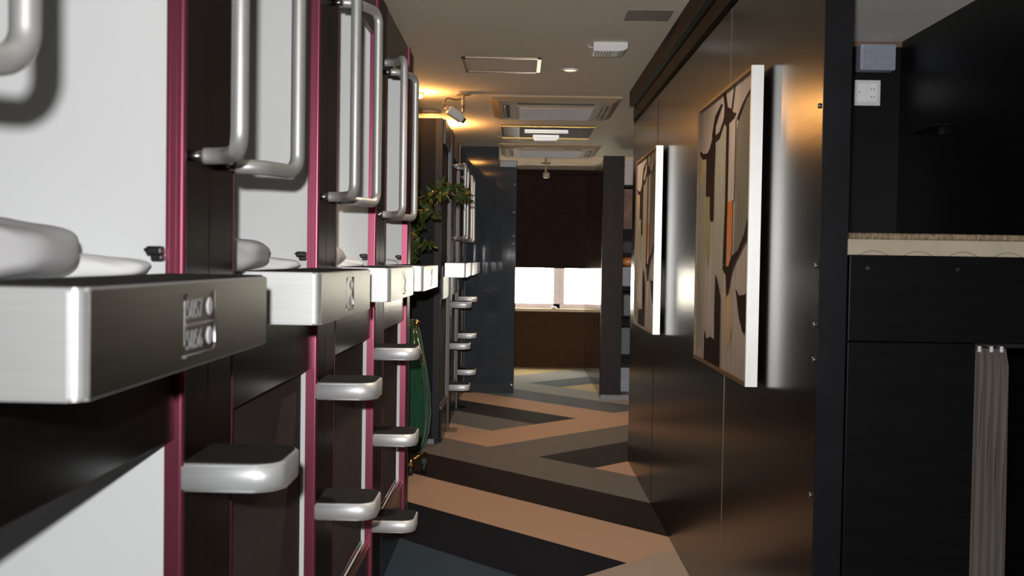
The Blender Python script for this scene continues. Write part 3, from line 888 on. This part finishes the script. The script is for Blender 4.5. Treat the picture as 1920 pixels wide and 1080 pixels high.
tag(q.build('vent_plate', m_greyp, None, loc=(0.53, 4.46, CZ)), 'flat grey square plate on the ceiling by the partition top', 'vent plate')
t = thing('alarm_box', (0.42, 5.07, CZ), 'white slotted wedge shaped box fixed under the ceiling near the downlight', 'alarm')
q = MB()
# front face profile in (x,z), extruded along y
q.prism([(0.337, 2.300), (0.500, 2.300), (0.500, 2.273), (0.486, 2.262), (0.458, 2.257), (0.337, 2.257)], 'y', 5.02, 5.16)
q.build('alarm_body', m_offw, t)
q = MB()
for j in range(6):
    q.box(0.348 + j * 0.014, 0.354 + j * 0.014, 5.03, 5.13, 2.2552, 2.2575)
q.build('slot', m_greyp, t)
q = MB(); q.tube([(0.337, 5.06, 2.28), (0.318, 5.06, 2.284), (0.31, 5.07, 2.297)], 0.003, 8); q.build('cord', m_offw, t)

def cassette(name, x0, x1, y0, y1, label, drop=0.035):
    t = thing(name, ((x0 + x1) / 2, (y0 + y1) / 2, CZ), label, 'air conditioner', 'ceiling air conditioners')
    q = MB()
    iz = CZ - drop
    q.prism([(x0, y0), (x1, y0), (x1, y1), (x0, y1)], 'z', CZ - 0.012, CZ)
    e = 0.05
    A = [(x0, y0), (x1, y0), (x1, y1), (x0, y1)]
    B = [(x0 + e, y0 + e), (x1 - e, y0 + e), (x1 - e, y1 - e), (x0 + e, y1 - e)]
    for k in range(4):
        a, c = A[k], A[(k + 1) % 4]; d, f = B[(k + 1) % 4], B[k]
        q.poly([(*a, CZ - 0.012), (*c, CZ - 0.012), (*d, iz), (*f, iz)])
    q.poly([(*p, iz) for p in B])
    q.build('housing', m_acw, t)
    gx0, gx1, gy0, gy1 = x0 + 0.17, x1 - 0.15, y0 + 0.24, y1 - 0.10
    q = MB(); q.box(gx0 - 0.01, gx1 + 0.01, gy0 - 0.02, gy1 + 0.01, iz - 0.006, iz, 0.002); q.build('grille_frame', m_acw, t)
    q = MB(); q.box(gx0 + 0.015, gx1 - 0.015, gy0 + 0.015, gy1 - 0.015, iz - 0.009, iz - 0.005)
    n = 16
    for j in range(n):
        yy = gy0 + 0.02 + (gy1 - gy0 - 0.04) * j / (n - 1)
        q.box(gx0 + 0.015, gx1 - 0.015, yy, yy + 0.006, iz - 0.012, iz - 0.008)
    q.build('intake_grille', m_grille, t)
    for xa in (x0 + 0.075, x1 - 0.11):
        q = MB(); q.box(xa, xa + 0.045, y0 + 0.2, y1 - 0.15, iz - 0.002, iz + 0.001, m=m_slotd); o = q.build('outlet_slot', None, t)
        q = MB(); q.box(xa + 0.008, xa + 0.020, y0 + 0.21, y1 - 0.16, iz - 0.014, iz - 0.001, 0.002); q.build('outlet_vane', m_acw, o)
    q = MB(); q.box(x0 + 0.17, x1 - 0.17, y0 + 0.10, y0 + 0.15, iz - 0.002, iz + 0.001); o = q.build('outlet_slot', m_slotd, t)
    return t
cassette('air_conditioner', -0.205, 0.637, 6.67, 7.60, 'nearer beige ceiling cassette air conditioner with pale grille')
cassette('air_conditioner', -0.20, 0.72, 9.42, 10.36, 'far beige ceiling cassette air conditioner just before the drop beam')
t = thing('ceiling_slot_vent', (0.2, 8.5, CZ), 'dark recessed slot fixture with steel bars between the two air conditioners', 'ceiling vent')
q = MB(); q.box(-0.165, 0.57, 8.14, 8.93, CZ - 0.006, CZ, m=m_slotd); q.build('dark_tray', None, t)
for a in ((-0.165, 0.57, 8.14, 8.152), (-0.165, 0.57, 8.918, 8.93)):
    q = MB(); q.box(*a, CZ - 0.014, CZ - 0.004); q.build('gold_edge', m_gold, t)
q = MB(); q.box(-0.15, -0.02, 8.19, 8.86, CZ - 0.012, CZ - 0.005); q.build('plum_cover', mat('plum_grey_cover', (0.10, 0.075, 0.085, 1), 0.5), t)
q = MB(); q.box(0.02, 0.37, 8.32, 8.40, CZ - 0.03, CZ - 0.008, 0.004); q.build('diffuser_bar', m_alu, t)
q = MB(); q.box(0.09, 0.31, 8.66, 8.72, CZ - 0.035, CZ - 0.008, 0.004); q.build('diffuser_bar', m_alu, t)
q = MB(); q.box(0.10, 0.30, 8.84, 8.88, CZ - 0.035, CZ - 0.008, 0.004); q.build('diffuser_bar', m_alu, t)

def cctv(loc, label, yaw, scale=1.0, flip=1):
    x, y, z = loc
    t = thing('security_camera', loc, label, 'security camera', 'ceiling security cameras')
    q = MB(); q.lathe([(0.052, 0.0), (0.052, -0.010), (0.044, -0.016)], loc); q.build('ceiling_rose', m_beigep, t)
    q = MB(); q.tube([(x, y, z - 0.014), (x, y, z - 0.085)], 0.0105, 14); q.build('drop_tube', m_beigep, t)
    q = MB(); q.tube([(x, y, z - 0.083), (x, y, z - 0.112), (x - 0.004, y - 0.01, z - 0.128)], [0.008, 0.008, 0.006], 12); q.build('swivel', m_rod, t)
    c = bmesh.new(); bmesh.ops.create_cube(c, size=1.0)
    for v in c.verts: v.co = Vector((v.co.x * 0.112, v.co.y * 0.055, v.co.z * 0.048))
    bmesh.ops.bevel(c, geom=c.edges[:], offset=0.005, segments=2, affect='EDGES')
    mt_ = Matrix.Translation((x - 0.047 * flip, y - 0.02, z - 0.142)) @ Matrix.Rotation(R(yaw), 4, 'Z') @ Matrix.Rotation(R(32 * flip), 4, 'Y')
    q = MB(); q.merge(c, None, mt_); q.build('camera_body', m_silver, t)
    q = MB(); q.tube([mt_ @ Vector((0.054 * flip, 0, 0)), mt_ @ Vector((0.072 * flip, 0, 0))], [0.017, 0.019], 16); q.build('lens_barrel', m_black, t)
    q = MB(); q.tube([mt_ @ Vector((-0.056 * flip, 0, 0)), mt_ @ Vector((-0.076 * flip, 0, 0.003))], 0.012, 12); q.build('rear_connector', m_beigep, t)
    p0 = mt_ @ Vector((-0.074 * flip, 0, 0.002))
    q = MB(); q.tube(fillet([p0, p0 + Vector((-0.018 * flip, 0, 0.03)), p0 + Vector((0.005 * flip, 0.0, 0.062)), Vector((x - 0.045 * flip, y, z - 0.047)), Vector((x - 0.004, y, z - 0.036))], 0.016, 5), 0.0035, 8); q.build('cable', m_cable, t)
cctv((-0.375, 6.6, CZ), 'silver security camera on a drop tube beside the warm ceiling light', 20)
t = thing('security_camera', (0.245, 11.0, CZ), 'small dark security camera hanging before the window shade', 'security camera', 'ceiling security cameras')
q = MB(); q.lathe([(0.05, 0.0), (0.05, -0.012), (0.04, -0.018)], (0.245, 10.45, CZ - 0.075)); q.build('ceiling_rose', m_bronze, t)
q = MB(); q.tube([(0.245, 10.45, CZ - 0.0), (0.245, 10.45, CZ - 0.17)], 0.012, 12); q.build('drop_tube', m_beigep, t)
q = MB(); q.superell((0.250, 10.44, CZ - 0.20), (0.038, 0.05, 0.03), 0.6, 0.6, 20, 12); q.build('camera_body', m_beigep, t)

# warm ceiling lamps on the left
WARM = (1.0, 0.47, 0.13)
t = thing('spot_lamp', (-0.655, 6.62, CZ), 'small glowing warm ceiling lamp left of the silver security camera', 'ceiling light')
q = MB(); q.lathe([(0.030, 0.0), (0.030, -0.012), (0.024, -0.016)], (-0.655, 6.62, CZ)); q.build('lamp_ring', m_bronze, t)
q = MB(); q.superell((-0.655, 6.62, CZ - 0.024), (0.022, 0.022, 0.014), 1, 1, 20, 12); q.build('bulb', m_glow, t)
lamp('warm_spot_light', 'POINT', (-0.655, 6.60, CZ - 0.06), 13.0, WARM, 0.025)
t = thing('strip_lamp', (-0.66, 8.2, 2.19), 'warm strip lamp lying on the roof of the far pods', 'strip light')
q = MB(); q.box(-0.71, -0.61, 7.6, 8.6, 2.1902, 2.205, 0.002); q.build('lamp_tray', m_bronze, t)
q = MB(); q.tube([(-0.66, 7.62, 2.214), (-0.66, 8.58, 2.214)], 0.009, 12); q.build('lamp_tube', m_glow, t)
lamp('warm_strip_light', 'AREA', (-0.66, 8.1, 2.226), 32.0, WARM, 0.25, rot=(R(180), 0, 0))
q = MB(); q.lathe([(0.085, 0.0), (0.085, -0.008), (0.07, -0.014), (0.02, -0.016)], (-0.665, 7.49, CZ))
tag(q.build('round_vent', m_beigep, None, loc=(-0.665, 7.49, CZ)), 'flat round ceiling vent above the black end panel', 'vent')

# ------------------------------------------------------------------ far end
t = thing('roller_shade', (0.5, 12.05, 2.1), 'dark brown roller shade pulled halfway over the bright window', 'shade')
q = MB(); q.box(WX0 - 0.05, WX1 + 0.05, YF - 0.035, YF - 0.03, 1.168, 2.26); q.build('shade_cloth', m_shade, t)
q = MB(); q.tube([(WX0 - 0.05, YF - 0.033, 1.168), (WX1 + 0.05, YF - 0.033, 1.168)], 0.011, 12); q.build('bottom_bar', m_shade, t)
q = MB(); q.tube([(WX0 - 0.05, YF - 0.04, 2.265), (WX1 + 0.05, YF - 0.04, 2.265)], 0.03, 16); q.build('roller', m_shade, t)
q = MB(); q.superell((0.40, YF - 0.04, 0.703), (0.035, 0.025, 0.013), 0.9, 0.9, 18, 10)
tag(q.build('soap_dish', m_offw, None, loc=(0.40, YF - 0.04, 0.69)), 'small pale dish on the window sill below the mullion', 'dish')
# rack with odds and ends in the side bay, seen past the pillar
rk = thing('storage_rack', (1.1, 9.75, 0.045), 'dark storage rack in the side bay behind the dark pillar panel', 'rack')
q = MB(); q.box(0.93, 0.95, 9.95, 9.97, 0.045, 2.19)
q.box(0.93, 1.45, 9.955, 9.97, 0.045, 2.19)
q.build('back_board', m_pblack, rk)
for z in (0.37, 0.70, 1.00, 1.30, 1.93):
    q = MB(); q.box(0.93, 1.42, 9.56, 9.955, z, z + 0.02); q.build('shelf', m_pblack, rk)
for x in (1.40,):
    q = MB(); q.box(x, x + 0.02, 9.56, 9.955, 0.045, 2.19); q.build('upright', m_pblack, rk)
def item(name, x0, x1, z0, z1, m, label, cat, y0=9.58, y1=9.9, bev=0.006):
    q = MB(); q.box(x0, x1, y0, y1, z0, z1, bev)
    return tag(q.build(name, m, None, loc=((x0 + x1) / 2, (y0 + y1) / 2, z0)), label, cat)
item('carton', 0.935, 1.25, 1.952, 2.18, mat('pale_pink_card', (0.48, 0.40, 0.39, 1), 0.7), 'pale pinkish box at the top of the rack behind the pillar', 'box')
item('picture_panel', 0.935, 1.25, 1.55, 1.92, mat('brown_print', (0.14, 0.06, 0.035, 1), 0.6, var=0.5, scale=(9, 9, 9)), 'brown picture panel under the pale pinkish box on the rack', 'picture', 9.66, 9.68, 0.002)
item('folded_blanket', 0.935, 1.30, 1.321, 1.44, mat('grey_blanket', (0.055, 0.05, 0.055, 1), 0.9), 'dark grey folded blanket on the middle shelf of the rack', 'blanket', bev=0.03)
item('drawer_box', 0.935, 1.25, 1.021, 1.20, mat('pale_grey_box', (0.26, 0.27, 0.30, 1), 0.6), 'pale blue-grey storage box below the orange bowl on the rack', 'box')
q = MB(); q.superell((1.02, 9.66, 1.247), (0.085, 0.06, 0.045), 0.8, 0.8, 24, 14)
tag(q.build('bowl', mat('orange_glaze', (0.50, 0.16, 0.05, 1), 0.4), None, loc=(1.02, 9.66, 1.2)), 'orange rounded bowl on the pale blue-grey storage box', 'bowl')
item('black_bag', 0.935, 1.25, 0.721, 0.97, m_black, 'black bag on the rack shelf below the blue-grey box', 'bag', bev=0.03)
item('slate_bin', 0.935, 1.25, 0.391, 0.64, mat('slate_bin', (0.085, 0.095, 0.105, 1), 0.6), 'slate grey bin on the lowest raised shelf of the rack', 'bin')
item('floor_crate', 0.935, 1.30, 0.046, 0.27, mat('pale_lilac_crate', (0.24, 0.24, 0.28, 1), 0.6), 'pale grey crate with orange lid at the foot of the rack', 'crate')

# ------------------------------------------------------------------ floor beams: seen downlight, slot fixture, and an unseen downlight added for brightness
for i, (dx, dy, e) in enumerate(((0.16, 3.3, 56.0), (0.26, 5.755, 50.0), (0.20, 8.53, 60.0))):
    lamp('seen_and_added_beam', 'SPOT', (dx, dy, CZ - 0.04), e, (1.0, 0.80, 0.60), 0.04, rot=(0, 0, 0), spot=120, blend=0.9)
    if i < 1:  # fixture added out of view to carry the first beam, which brightens the floor
        t = thing('downlight', (dx, dy, CZ), 'added unseen round downlight in the ceiling between the third pod column and the bunk', 'ceiling light')
        q = MB(); q.lathe([(0.050, 0.0), (0.050, -0.005), (0.040, -0.007), (0.036, -0.004), (0.036, 0.0)], (dx, dy, CZ)); q.build('trim_ring', m_offw, t)
        q = MB(); q.lathe([(0.036, -0.002), (0.030, -0.005), (0.01, -0.007)], (dx, dy, CZ)); q.build('bulb_lens', MATS['faint_lamp_lens'], t)
